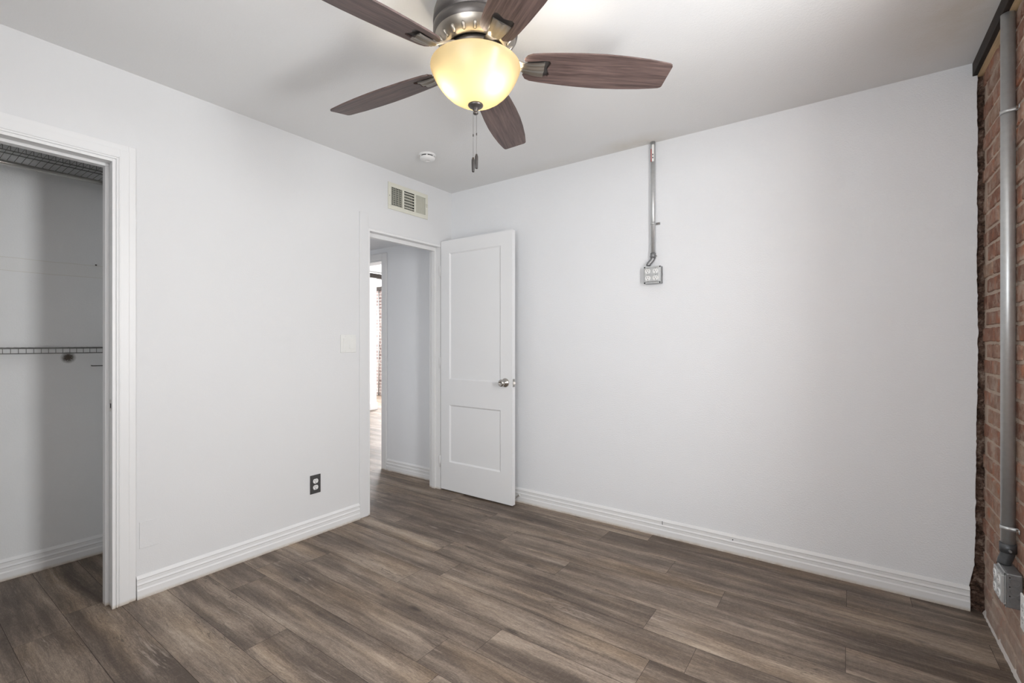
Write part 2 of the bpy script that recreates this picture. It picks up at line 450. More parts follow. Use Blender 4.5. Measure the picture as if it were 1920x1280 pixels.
# ------------------------------------------------------------------ shell
struct(MB().box((-0.80, REAR - 0.12, H), (3.45, 0.0, H + 0.1), 'ceiling').build('ceiling'))
struct(MB().box((-1.9, -1.05, 2.085), (-WT, 0.0, 2.16), 'hall').build('ceiling_hall'))
struct(MB().box((-8.0, 0.0, H), (3.45, 4.2, H + 0.1), 'shell').build('ceiling_far_room'))
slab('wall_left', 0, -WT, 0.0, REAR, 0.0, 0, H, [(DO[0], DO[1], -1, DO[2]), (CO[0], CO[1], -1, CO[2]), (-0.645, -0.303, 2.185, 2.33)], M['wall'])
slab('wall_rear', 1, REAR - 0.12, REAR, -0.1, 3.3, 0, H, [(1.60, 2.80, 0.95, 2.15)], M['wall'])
# closet box
slab('wall_closet_back', 0, -0.86, -0.76, -3.2, -2.0, 0, H, [], M['closet'])
struct(MB().box((-0.76, -2.045, 0), (-WT, -1.95, H), 'closet').build('wall_closet_side'))
struct(MB().box((-0.76, -3.2, 0), (-WT, -3.12, H), 'closet').build('wall_closet_end'))
# hall
slab('wall_hall', 1, 0.0, WT, -1.78, -WT, 0, 2.16, [(-1.72, -0.885, -1, 1.975)], M['hall'])
struct(MB().box((-1.9, -1.05, 0), (-1.78, 0.115, 2.16), 'hall').build('wall_hall_end'))
struct(MB().box((-1.9, -1.15, 0), (-WT, -1.05, 2.16), 'hall').build('wall_hall_front'))
struct(MB().box((-1.9, 0.0, 2.16), (-WT, WT, H), 'shell').build('wall_hall_upper'))

# back wall with its ragged plaster edge beside the brick
rg = random.Random(3)
mb = MB()
mb.faces([(-WT, 0, 0), (3.09, 0, 0), (3.09, 0, H), (-WT, 0, H)], [(0, 1, 2, 3)], 'wall_rough')
mb.faces([(-WT, WT, 0), (3.30, WT, 0), (3.30, WT, H), (-WT, WT, H)], [(0, 1, 2, 3)], 'wall_rough')
mb.faces([(-WT, 0, H), (3.09, 0, H), (3.09, WT, H), (-WT, WT, H)], [(0, 1, 2, 3)], 'wall_rough')
zz = [k * 0.012 for k in range(int(H / 0.012) + 1)] + [H]
ex, wander = [], 0.0
for z in zz:
    wander = wander * 0.86 + rg.uniform(-1, 1) * 0.0016
    t_ = min(1.0, max(0.0, (z - 0.12) / 0.9))
    e = 3.152 + 0.0125 * t_ + wander * 0.8 + rg.uniform(-0.001, 0.001)
    if z < 0.20: e = 3.134 + max(0.0, z - 0.09) / 0.11 * 0.018 + wander * 0.6
    ex.append(e)
v, f = [], []
for z, e in zip(zz, ex): v += [(3.09, 0, z), (e - 0.002, 0, z), (e, 0.004, z), (e - 0.003, 0.03, z)]
for k in range(len(zz) - 1):
    for j in range(3):
        a = 4 * k + j; f.append((a, a + 1, a + 5, a + 4))
mb.faces(v, f, 'wall_rough')
struct(mb.build('wall_back', merge=True))
# crumbled mortar behind that edge
mb = MB(); v, f = [], []
nx, nz = 8, 240
for j in range(nz + 1):
    for i in range(nx + 1):
        v.append((3.105 + 0.10 * i / nx, 0.020 + rg.uniform(-0.009, 0.009) - (0.008 if i > 5 else 0), H * j / nz))
for j in range(nz):
    for i in range(nx):
        a = j * (nx + 1) + i; f.append((a, a + 1, a + nx + 2, a + nx + 1))
mb.faces(v, f, 'gap')
struct(mb.build('trim_mortar_gap'))

# ------------------------------------------------------------------ brick walls
def brick_panel(name, xs, length_at, u0, u1, z1, holes, facing, axis=0, rows_h=0.0700, seed=5, bm_='brick', mm_='mortar'):
    """bricks standing 8 mm proud of a mortar bed; facing = -1 means the face looks to the negative side"""
    r = random.Random(seed); mb = MB()
    bed = xs - facing * 0.0030
    us = sorted({u0, u1, *[h[0] for h in holes], *[h[1] for h in holes]}); zs = sorted({0, z1, *[h[2] for h in holes], *[h[3] for h in holes]})
    P = (lambda c, u, z: (c, u, z)) if axis == 0 else (lambda c, u, z: (u, c, z))
    for i in range(len(us) - 1):
        for j in range(len(zs) - 1):
            uc, zc = (us[i] + us[i + 1]) / 2, (zs[j] + zs[j + 1]) / 2
            if any(h[0] < uc < h[1] and h[2] < zc < h[3] for h in holes): continue
            mb.box(P(bed, us[i], zs[j]), P(xs - facing * 0.24, us[i + 1], zs[j + 1]), mm_)
    row = 0; z = 0.0
    while z < z1:
        h = rows_h + r.uniform(-0.003, 0.003)
        u = u1 + (0.0 if row % 2 else -0.105) + r.uniform(-0.02, 0.02)
        header = (row % 6 == 4)
        while u > u0:
            ln = (0.105 if header else 0.212) + r.uniform(-0.012, 0.010)
            if r.random() < 0.13 and not header: ln *= 0.5
            a, b = u - ln + 0.011, u; lo, hi = z + 0.0055, min(z + h - 0.0055, z1)
            u -= ln
            a2, b2 = max(a, u0), min(b, u1)
            if b2 - a2 < 0.02 or hi - lo < 0.02: continue
            if any(h_[0] - 0.01 < (a2 + b2) / 2 < h_[1] + 0.01 and h_[2] < (lo + hi) / 2 < h_[3] for h_ in holes): continue
            fx = xs + facing * r.uniform(-0.001, 0.0035)
            # face with chipped rim
            n1, n2 = 5, 2; pts = []
            for k in range(n1 + 1): pts.append((a2 + (b2 - a2) * k / n1, lo))
            for k in range(1, n2 + 1): pts.append((b2, lo + (hi - lo) * k / n2))
            for k in range(1, n1 + 1): pts.append((b2 - (b2 - a2) * k / n1, hi))
            for k in range(1, n2): pts.append((a2, hi - (hi - lo) * k / n2))
            jj = [(p[0] + r.uniform(-0.0025, 0.0025), p[1] + r.uniform(-0.0025, 0.0025)) for p in pts]
            cu, cz = (a2 + b2) / 2, (lo + hi) / 2
            out = [P(bed - facing * 0.001, p[0], max(p[1], 0.001)) for p in jj]
            inn = [P(fx, p[0] + (0.004 if p[0] < cu else -0.004), p[1] + (0.004 if p[1] < cz else -0.004)) for p in jj]
            n = len(pts)
            mb.faces(out + inn + [P(fx + facing * r.uniform(-0.001, 0.0015), cu, cz)], [(k, (k + 1) % n, n + (k + 1) % n, n + k) for k in range(n)] + [(n + k, n + (k + 1) % n, 2 * n) for k in range(n)], bm_)
        z += h; row += 1
    return struct(mb.build(name))
brick_panel('wall_right', 3.185, None, REAR, 0.05, H, [(-1.94, -1.48, 0.75, 2.25)], -1)

def window(n, axis, c, u0, u1, z0, z1):
    P = (lambda k, u, z: (k, u, z)) if axis == 0 else (lambda k, u, z: (u, k, z))
    root = bpy.data.objects.new('window_%d' % n, None); col.objects.link(root); struct(root)
    w = 0.045
    mb = MB()
    for a, b, p, q in ((u0, u0 + w, z0, z1), (u1 - w, u1, z0, z1), (u0 + w, u1 - w, z0, z0 + w), (u0 + w, u1 - w, z1 - w, z1)):
        mb.box(P(c - 0.02, a, p), P(c + 0.02, b, q), 'trim', 0.003)
    mb.build('window_frame', root)
    zc = (z0 + z1) / 2
    MB().box(P(c - 0.016, u0 + w, zc - 0.02), P(c + 0.016, u1 - w, zc + 0.02), 'trim', 0.003).build('meeting_rail', root)
    return root
window(1, 0, 3.29, -1.94, -1.48, 0.75, 2.25)
window(2, 1, REAR - 0.07, 1.60, 2.80, 0.95, 2.15)  # added opening behind the camera, unseen, frames the fill light

# dark ledger board and pine furring along the top of the brick
struct(MB().box((3.147, REAR, 2.381), (3.164, 0.012, 2.44), 'stained', 0.002).build('trim_ledger_board'))
struct(MB().box((3.164, REAR, 2.377), (3.188, 0.012, 2.44), 'pine').build('trim_furring_strip'))

mb = MB(); rg2 = random.Random(9); v, f = [], []
for k in range(241):
    y = -0.001 - k * 0.0137; a = rg2.uniform(0.0035, 0.0060)
    v += [(3.183 - a, y, 0.0004), (3.1835 - a * 0.3, y, 0.006 + a * 0.6), (3.190, y, 0.016 + a)]
for k in range(240):
    for j in range(2): a = 3 * k + j; f.append((a, a + 1, a + 4, a + 3))
mb.faces(v, f, M['mortar_pale']); struct(mb.build('trim_floor_mortar'))
# ------------------------------------------------------------------ casings, jambs, baseboards
BP = [(0, 0), (0.016, 0), (0.016, 0.040), (0.0125, 0.046), (0.0125, 0.062), (0.0155, 0.066), (0.0125, 0.070), (0.010, 0.074), (0.010, 0.088), (0.0125, 0.092), (0.009, 0.098), (0.003, 0.106), (0, 0.106)]
def baseboard(name, axis, c, side, a, b):
    """profile run along y (axis 0) or x (axis 1) standing off plane c towards side"""
    if axis == 0: poly = [(c + side * t, a, z) for t, z in BP]; vec = (0, b - a, 0)
    else: poly = [(a, c + side * t, z) for t, z in BP]; vec = (b - a, 0, 0)
    return struct(MB().prism(poly, vec, 'trim').build(name))
baseboard('baseboard_left', 0, 0.0, 1, -2.138, -0.915)
bb = baseboard('baseboard_back', 1, 0.0, -1, 0.0, 3.138)
baseboard('baseboard_hall', 1, 0.0, -1, -0.815, -WT - 0.012)
baseboard('baseboard_closet', 0, -0.76, 1, -3.12, -2.045)
for x, z, s in ((1.768, 0.091, 0.0032), (1.768, 0.083, 0.0026), (1.769, 0.0775, 0.0024), (2.166, 0.079, 0.0035)):
    c = MB().lathe([(s, 0.0), (s * 0.9, -0.0012), (0.0004, -0.0014)], 'dark', 9, (x, -0.0123, z), 'y').build('paint_chip', bb)
    c['label'] = 'dark chip in the white paint'

# bedroom door frame
root = bpy.data.objects.new('trim_1', None); col.objects.link(root); struct(root)
y0, y1, hd = DO
mb = MB()
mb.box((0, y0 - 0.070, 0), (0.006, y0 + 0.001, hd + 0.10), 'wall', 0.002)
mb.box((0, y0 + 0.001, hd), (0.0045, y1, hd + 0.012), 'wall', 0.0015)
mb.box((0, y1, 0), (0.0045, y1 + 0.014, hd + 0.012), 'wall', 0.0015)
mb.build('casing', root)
mb = MB()
mb.box((-WT - 0.003, y0, 0), (0.002, y0 + 0.016, hd), 'trim')
mb.box((-WT - 0.003, y1 - 0.016, 0), (0.002, y1, hd), 'trim')
mb.box((-WT - 0.003, y0 + 0.016, hd - 0.016), (0.002, y1 - 0.016, hd), 'trim')
mb.build('jamb', root)
mb = MB()
mb.box((-0.085, y0 + 0.016, 0), (-0.048, y0 + 0.028, hd - 0.016), 'trim', 0.001)
mb.box((-0.085, y1 - 0.028, 0), (-0.048, y1 - 0.016, hd - 0.016), 'trim', 0.001)
mb.box((-0.085, y0 + 0.028, hd - 0.044), (-0.048, y1 - 0.028, hd - 0.016), 'trim', 0.001)
mb.build('door_stop_strip', root)
mb = MB(); mb.box((-WT - 0.012, y1 - 0.01, 0), (-WT, -0.001, hd + 0.06), 'trim', 0.002); mb.build('hall_casing', root)
MB().box((-0.046, y0 + 0.0165, 0.93), (-0.006, y0 + 0.0185, 0.99), 'nickel').build('strike_plate', root)

# closet frame
root = bpy.data.objects.new('trim_2', None); col.objects.link(root); struct(root)
y0, y1, hd = CO
mb = MB()
def closet_cas(a, b, t):   # ring around the opening between offsets a..b
    mb.box((0, y1 + a, 0), (t, y1 + b, hd + b), 'trim', 0.0012)
    mb.box((0, y0 - b, hd + a), (t, y1 + a, hd + b), 'trim', 0.0012)
    mb.box((0, y0 - b, 0), (t, y0 - a, hd + a), 'trim', 0.0012)
closet_cas(-0.006, 0.006, 0.017); closet_cas(0.006, 0.009, 0.013); closet_cas(0.009, 0.015, 0.0165); closet_cas(0.015, 0.019, 0.013); closet_cas(0.019, 0.024, 0.015); closet_cas(0.024, 0.056, 0.0135); closet_cas(0.056, 0.082, 0.009)
mb.build('casing', root)
mb = MB()
mb.box((-WT - 0.003, y1 - 0.002, 0), (0.004, y1 + 0.012, hd), 'trim')
mb.box((-WT - 0.003, y0 - 0.012, 0), (0.004, y0 + 0.002, hd), 'trim')
mb.box((-WT - 0.003, y0, hd - 0.002), (0.004, y1, hd + 0.012), 'trim')
mb.build('jamb', root)
mb = MB()
mb.box((-0.083, y1 - 0.016, 0), (-0.043, y1 - 0.002, hd - 0.016), 'trim', 0.002)
mb.box((-0.083, y0 + 0.002, 0), (-0.043, y0 + 0.016, hd - 0.016), 'trim', 0.002)
mb.box((-0.083, y0 + 0.002, hd - 0.016), (-0.043, y1 - 0.002, hd - 0.002), 'trim', 0.002)
mb.build('door_stop_strip', root)
mb = MB()
mb.box((-0.026, y1 - 0.0045, 0.885), (0.0045, y1 - 0.002, 0.935), 'nickel', 0.0006)
mb.box((-0.018, y1 - 0.0052, 0.900), (-0.006, y1 - 0.0040, 0.920), 'dark')
mb.build('strike_plate', root)

# hall opening casing
root = bpy.data.objects.new('trim_3', None); col.objects.link(root); struct(root)
mb = MB()
a, b, hd = -1.72, -0.885, 1.975
mb.box((b, -0.014, 0), (b + 0.058, 0, hd + 0.06), 'trim', 0.003)
mb.box((b + 0.058, -0.019, 0), (b + 0.070, 0, hd + 0.06), 'trim', 0.003)
mb.box((a, -0.014, hd), (b, 0, hd + 0.06), 'trim', 0.003)
mb.box((a - 0.05, -0.014, 0), (a, 0, hd + 0.06), 'trim', 0.003)
mb.build('casing', root)
mb = MB()
mb.box((b - 0.012, -0.002, 0), (b, WT, hd), 'trim'); mb.box((a, -0.002, 0), (a + 0.012, WT, hd), 'trim'); mb.box((a + 0.012, -0.002, hd - 0.012), (b - 0.012, WT, hd), 'trim')
mb.build('jamb', root)

# ------------------------------------------------------------------ door leaf, open flat against the back wall
root = bpy.data.objects.new('door_1', None); col.objects.link(root); struct(root)
root.location = (0.010, -0.101, 0.012)
DW, DH, DT = 0.712, 2.000, 0.035
xs = [0, 0.092, 0.606, DW]; zs = [0, 0.225, 0.684, 0.888, 1.898, DH]
mb = MB()
holes = {(1, 1), (1, 3)}
for i in range(3):
    for j in range(5):
        if (i, j) in holes: continue
        for yy in (0, -DT):
            mb.faces([(xs[i], yy, zs[j]), (xs[i + 1], yy, zs[j]), (xs[i + 1], yy, zs[j + 1]), (xs[i], yy, zs[j + 1])], [(0, 1, 2, 3)], 'door')
for p, q in (((0, 0), (DW, 0)), ((DW, 0), (DW, DH)), ((DW, DH), (0, DH)), ((0, DH), (0, 0))):
    mb.faces([(p[0], 0, p[1]), (q[0], 0, q[1]), (q[0], -DT, q[1]), (p[0], -DT, p[1])], [(0, 1, 2, 3)], 'door')
for i, j in holes:
    for yy, s in ((-DT, 1), (0, -1)):
        o = [(xs[i], zs[j]), (xs[i + 1], zs[j]), (xs[i + 1], zs[j + 1]), (xs[i], zs[j + 1])]
        def ins(d): return [(o[0][0] + d, o[0][1] + d), (o[1][0] - d, o[1][1] + d), (o[2][0] - d, o[2][1] - d), (o[3][0] + d, o[3][1] - d)]
        rings = [[(p[0], yy, p[1]) for p in o], [(p[0], yy + s * 0.002, p[1]) for p in ins(0.002)], [(p[0], yy + s * 0.0085, p[1]) for p in ins(0.011)]]
        for ra, rb in zip(rings, rings[1:]):
            mb.faces(ra + rb, [(k, (k + 1) % 4, 4 + (k + 1) % 4, 4 + k) for k in range(4)], 'door')
        mb.faces(rings[-1], [(0, 1, 2, 3)], 'door')
leaf = mb.build('door_leaf', root, merge=True)
kx, kz = DW - 0.062, 0.888
for s, yy in ((-1, -DT), (1, 0.0)):
    k = MB().lathe([(0.0335, 0), (0.0335, s * 0.003), (0.030, s * 0.009), (0.021, s * 0.013), (0.0125, s * 0.016), (0.0115, s * 0.026), (0.015, s * 0.034), (0.0235, s * 0.040), (0.0262, s * 0.048), (0.0255, s * 0.055), (0.020, s * 0.0615), (0.011, s * 0.0635), (0.0105, s * 0.0615), (0.0005, s * 0.0615)] if s < 0 else
                    [(0.0335, 0), (0.0335, s * 0.003), (0.030, s * 0.009), (0.0125, s * 0.016), (0.0115, s * 0.022), (0.024, s * 0.034), (0.0262, s * 0.042), (0.020, s * 0.052), (0.0005, s * 0.054)], 'nickel', 32, (kx, yy, kz), 'y').build('door_knob', root)
    k['label'] = 'satin metal round knob on a rosette'
mb = MB()
mb.box((DW, -DT / 2 - 0.0125, kz - 0.029), (DW + 0.0015, -DT / 2 + 0.0125, kz + 0.029), 'nickel')
mb.prism([(DW + 0.001, -DT / 2 - 0.007, kz - 0.008), (DW + 0.012, -DT / 2 + 0.006, kz - 0.008), (DW + 0.001, -DT / 2 + 0.007, kz - 0.008)], (0, 0, 0.016), 'nickel')
for dz in (-0.021, 0.021): mb.lathe([(0.004, 0.0016), (0.0035, 0.0026), (0.0003, 0.0026)], 'galvd', 10, (DW, -DT / 2, kz + dz), 'x')
mb.build('latch_plate', root)
for z in (0.22, 1.02, 1.76):
    mb = MB(); mb.tube([(-0.006, -DT - 0.004, z - 0.045), (-0.006, -DT - 0.004, z + 0.045)], 0.0055, 'trim', 10)
    mb.box((-0.003, -DT + 0.002, z - 0.044), (0.0, -0.003, z + 0.044), 'trim')
    mb.build('hinge', root)

# spring door stop on the baseboard
root = thing('door_stop', 'small white spring door stop on the baseboard beside the open door', 'door stop', (0.700, -0.0165, 0.054))
MB().lathe([(0.0105, 0.0005), (0.0105, -0.003), (0.006, -0.006), (0.0005, -0.006)], 'ivory', 20, (0, 0, 0), 'y').build('base', root)
pts = []
for k in range(150):
    a = k / 150 * 2 * PI * 15; s = k / 150
    pts.append((0.0045 * math.cos(a), -0.005 - 0.062 * s, 0.0045 * math.sin(a) - 0.016 * s * s))
MB().tube(pts, 0.0009, 'nickel', 6).build('spring', root)
MB().tube([(0, -0.064, -0.015), (0, -0.067, -0.016), (0, -0.076, -0.018), (0, -0.080, -0.019)], [0.0055, 0.007, 0.007, 0.004], 'ivory', 14).build('tip', root)

# ------------------------------------------------------------------ wall plates (local: x right, z up, -y out of the wall)
def outlet_face(cx, cz, y, parent):
    mb = MB(); r = 0.0168; pts = []
    for k in range(28):
        a = 2 * PI * k / 28; x, z = r * math.cos(a), r * math.sin(a)
        pts.append((cx + x, y, cz + max(-0.0135, min(0.0135, z))))
    mb.prism(pts, (0, -0.0028, 0), 'white')
    yy = y - 0.0029
    mb.box((cx - 0.0075, yy, cz - 0.0005), (cx - 0.0052, yy - 0.0003, cz + 0.0085), 'dark')
    mb.box((cx + 0.0052, yy, cz + 0.0008), (cx + 0.0073, yy - 0.0003, cz + 0.0078), 'dark')
    mb.lathe([(0.0027, 0), (0.0002, -0.0003)], 'dark', 12, (cx, yy, cz - 0.0075), 'y')
    return mb.build('receptacle', parent)
def screw(mb, x, y, z, m='nickel', r=0.0032):
    mb.lathe([(r, 0), (r * 0.8, -0.0012), (0.0002, -0.0014)], m, 12, (x, y, z), 'y')

root = thing('light_switch', 'white double rocker light switch plate beside the bedroom doorway', 'light switch', (0, -1.000, 1.187), R(90))
mb = MB(); mb.box((-0.058, -0.006, -0.0585), (0.058, 0, 0.0585), 'ivory', 0.0022)
for sx in (-0.023, 0.023):
    for sz in (-0.048, 0.048): screw(mb, sx, -0.0058, sz, 'ivory', 0.003)
mb.build('plate', root)
for sx, t in ((-0.023, 1), (0.023, -1)):
    mb = MB()
    top, bot = (-0.0065, -0.0115) if t < 0 else (-0.0095, -0.0068)
    mb.prism([(sx - 0.0165, -0.004, -0.0335), (sx - 0.0165, bot, -0.0335), (sx - 0.0165, -0.0078, 0), (sx - 0.0165, top, 0.0335), (sx - 0.0165, -0.004, 0.0335)], (0.033, 0, 0), 'ivory')
    mb.build('rocker', root)

root = thing('wall_outlet', 'dark grey plate with white duplex outlet low on the left wall', 'outlet', (0, -1.236, 0.315), R(90))
mb = MB(); mb.box((-0.035, -0.005, -0.0575), (0.035, 0, 0.0575), 'plate', 0.0018)
screw(mb, 0, -0.0048, 0.0); mb.build('plate', root)
for dz in (0.0195, -0.0195): outlet_face(0, dz, -0.0045, root)

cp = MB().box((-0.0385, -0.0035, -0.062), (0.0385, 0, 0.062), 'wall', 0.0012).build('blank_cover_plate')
cp.location = (0, -2.0875, 0.292); cp.rotation_euler = (0, 0, R(90))
tag(cp, 'blank cover plate painted over in white, low on the wall beside the closet', 'cover plate')

# return-air register above the door
root = thing('air_vent', 'cream metal air register with three louvre sections above the doorway', 'air vent', (0, -0.474, 2.258), R(90))
w2, h2 = 0.195, 0.097
secs = [(-0.168, -0.063), (-0.047, 0.055), (0.071, 0.168)]
mb = MB()
xs_ = [-w2, -0.168, -0.063, -0.047, 0.055, 0.071, 0.168, w2]
for i in range(7):
    if (xs_[i], xs_[i + 1]) in secs: continue
    mb.box((xs_[i], -0.007, -0.066), (xs_[i + 1], -0.001, 0.066), 'cream')
mb.box((-w2, -0.007, 0.066), (w2, -0.001, h2), 'cream', 0.002); mb.box((-w2, -0.007, -h2), (w2, -0.001, -0.066), 'cream', 0.002)
for sx in (-0.183, 0.183): screw(mb, sx, -0.007, 0, 'nail', 0.003)
mb.build('frame', root)
mb = MB()
mb.box((-0.169, 0.055, -0.067), (0.169, 0.057, 0.067), 'duct')
for a, b in (((-0.170, 0.0, -0.068), (-0.168, 0.057, 0.068)), ((0.168, 0.0, -0.068), (0.170, 0.057, 0.068)), ((-0.17, 0.0, -0.070), (0.17, 0.057, -0.068)), ((-0.17, 0.0, 0.068), (0.17, 0.057, 0.070))):
    mb.box(a, b, 'duct')
mb.build('duct_box', root)
def louvre(mb, c, half, vert, ang, span, y, th=0.0016):
    ca, sa = math.cos(ang) * 0.0055, math.sin(ang) * 0.0055
    if vert: q = [(c - sa, y - ca, span[0]), (c + sa, y + ca, span[0]), (c + sa + th, y + ca, span[0]), (c - sa + th, y - ca, span[0])]; vec = (0, 0, span[1] - span[0])
    else: q = [(span[0], y - ca, c - sa), (span[0], y + ca, c + sa), (span[0], y + ca, c + sa + th), (span[0], y - ca, c - sa + th)]; vec = (span[1] - span[0], 0, 0)
    mb.prism(q, vec, 'cream')
mb = MB()
for k in range(7): louvre(mb, -0.160 + k * 0.0150, 0, True, R(20), (-0.066, 0.066), -0.001, 0.0028)
for k in range(9): louvre(mb, -0.060 + k * 0.0148, 0, False, R(10), (-0.168, -0.063), 0.012, 0.0030)
mb.build('louvre_grid', root)['label'] = 'crossed vertical and horizontal slats'
mb = MB()
for k in range(6): louvre(mb, -0.056 + k * 0.0215, 0, False, R(-12), (-0.047, 0.055), -0.001, 0.0042)
for k in range(9): louvre(mb, -0.042 + k * 0.0115, 0, True, R(30), (-0.066, 0.066), 0.014, 0.0020)
mb.build('louvre_grid', root)['label'] = 'horizontal slats'
mb = MB()
for k in range(9): louvre(mb, 0.0745 + k * 0.0106, 0, True, R(-14), (-0.066, 0.066), -0.001, 0.0016)
mb.build('louvre_grid', root)['label'] = 'vertical slats'
MB().box((0.176, -0.020, 0.006), (0.180, -0.007, 0.018), 'cream', 0.001).build('damper_lever', root)

# ------------------------------------------------------------------ surface conduit and quad outlet boxes
def conduit(label, x, y, z0, z1, r, wall_dir, clamps, offset, name='electrical_conduit', sticker=False, fitting='galvd'):
    """vertical steel tube; wall_dir = unit vector into the wall; offset = end point of the offset fitting (dx,dy,dz)"""
    root = thing(name, label, 'conduit', (x, y, z0), 0, 'steel conduits up the walls' if False else None)
    MB().tube([(0, 0, 0), (0, 0, z1 - z0)], r, 'galv', 24).build('tube', root)
    o = Vector(offset); mb = MB()
    mb.tube([(0, 0, 0.012), (0, 0, -0.020)], r * 1.17, fitting, 24)
    def off(t): e = t * t * (3 - 2 * t); return (o.x * e, o.y * e, -0.018 + (o.z + 0.018) * t)
    mb.tube([off(k / 12) for k in range(13)], r * 0.98, fitting, 20)
    wd = Vector(wall_dir); side = Vector((wd.y, -wd.x, 0))
    p = Vector((0, 0, -0.008)); mb.tube([p + side * r, p + side * (r * 1.75)], r * 0.2, 'galvd', 10)
    mb.tube([p - side * r, p - side * (r * 1.4)], r * 0.2, 'galvd', 10)
    mb.build('offset_connector', root)
    for zc in clamps:
        mb = MB(); prev = None; v, f = [], []
        n = 20; hw = 0.007
        path = [side * -(r + 0.0015) + wd * (r)] + [(side * math.cos(a) - wd * math.sin(a)) * (r + 0.0018) for a in [PI - PI * k / n for k in range(n + 1)]] + [side * (r + 0.0015) + wd * (r * 0.98), side * (r + 0.026) + wd * (r * 0.98)]
        for p in path:
            v += [(p.x, p.y, zc - z0 - hw), (p.x, p.y, zc - z0 + hw)]
        for k in range(len(path) - 1): f.append((2 * k, 2 * k + 2, 2 * k + 3, 2 * k + 1))
        mb.faces(v, f, 'galv', True)
        c = side * (r + 0.015) + wd * (r * 0.9); q = Vector((c.x, c.y, zc - z0))
        mb.tube([q, q - wd * 0.004], 0.0055, 'nickel', 8, smooth=False)
        ob = mb.build('strap', root)
        md = ob.modifiers.new('thick', 'SOLIDIFY'); md.thickness = 0.0014; md.offset = 1
    if sticker:
        mb = MB(); v, f = [], []
        for a0, a1, m, za, zb in ((-150, -105, 'red', -0.125, -0.045), (-105, -45, 'paper', -0.125, -0.02)):
            n = 6; v, f = [], []
            for k in range(n + 1):
                a = R(a0 + (a1 - a0) * k / n); v += [((r + 0.0005) * math.cos(a), (r + 0.0005) * math.sin(a), z1 - z0 + za), ((r + 0.0005) * math.cos(a), (r + 0.0005) * math.sin(a), z1 - z0 + zb)]
            for k in range(n): f.append((2 * k, 2 * k + 2, 2 * k + 3, 2 * k + 1))
            mb.faces(v, f, m)
        for za in (-0.088, -0.106):
            n = 3; v, f = [], []
            for k in range(n + 1):
                a = R(-88 + 22 * k / n); v += [((r + 0.0009) * math.cos(a), (r + 0.0009) * math.sin(a), z1 - z0 + za), ((r + 0.0009) * math.cos(a), (r + 0.0009) * math.sin(a), z1 - z0 + za + 0.010)]
            for k in range(n): f.append((2 * k, 2 * k + 2, 2 * k + 3, 2 * k + 1))
            mb.faces(v, f, 'dark')
        mb.build('label_sticker', root)
    return root
conduit('thin galvanised steel conduit running down the white back wall to an outlet box', 1.712, -0.0175, 1.738, 2.4395, 0.0140, (0, 1, 0), (1.932,), (-0.026, -0.013, -0.066), sticker=True)
conduit('thick galvanised steel conduit running down the brick wall', 3.163, -0.484, 0.462, 2.378, 0.0195, (1, 0, 0), (2.025, 0.53), (-0.009, 0.002, -0.064), fitting='iron')

def quad_box(label, loc, rz, w, depth, ko):
    root = thing('outlet_box', label, 'outlet box', loc, rz)
    h = w / 2
    mb = MB(); mb.box((-h, -depth, -h), (h, 0, h), 'galvd', 0.004)
    for s in (-1, 1):                                  # knock-outs on the sides, top and bottom
        for q in ko:
            mb.lathe([(0.013, 0), (0.0138, s * 0.0002), (0.0130, s * 0.0016), (0.0122, s * 0.0016), (0.0114, s * 0.0002), (0.0003, s * 0.0002)], 'galvd', 20, (s * h, -depth * 0.48, q), 'x', smooth=False)
            mb.lathe([(0.0022, 0), (0.0002, s * 0.0006)], 'dark', 8, (s * h, -depth * 0.80, q + 0.014), 'x')
    mb.build('back_box', root)
    mb = MB(); mb.box((-h - 0.0005, -depth - 0.002, -h - 0.0005), (h + 0.0005, -depth - 0.0003, h + 0.0005), 'galv', 0.0005)
    mb.box((-h * 0.90, -depth - 0.012, -h * 0.82), (h * 0.90, -depth - 0.002, h * 0.82), 'galv', 0.003)
    for sx in (-1, 1):
        for sz in (-1, 1): screw(mb, sx * h * 0.90, -depth - 0.002, sz * h * 0.91, 'dark', 0.0045)
    for sx in (-0.45, 0.45):
        for sz in (-0.80, 0, 0.80): screw(mb, sx * h, -depth - 0.012, sz * h * 0.93, 'nickel', 0.0026)
    mb.build('cover', root)
    for sx in (-0.45, 0.45):
        for sz in (0.40, -0.40): outlet_face(sx * h, sz * h, -depth - 0.0118, root)
    return root
quad_box('grey metal box with four white outlets hanging on the white back wall', (1.7145, 0, 1.612), 0, 0.106, 0.038, (0.0,))
quad_box('dark grey metal outlet box low on the brick wall', (3.181, -0.518, 0.337), R(-90), 0.119, 0.040, (-0.032, 0.0, 0.032))

root = thing('surface_outlet', 'white surface mounted outlet at the right edge, low on the brick wall', 'outlet', (3.182, -0.745, 0.325), R(-90))
MB().box((-0.055, -0.026, -0.054), (0.055, 0, 0.054), 'white', 0.004).build('back_box', root)
MB().box((-0.058, -0.031, -0.057), (0.058, -0.0262, 0.057), 'white', 0.002).build('plate', root)
for sx in (-0.023, 0.023):
    for dz in (0.0195, -0.0195): outlet_face(sx, dz, -0.0305, root)

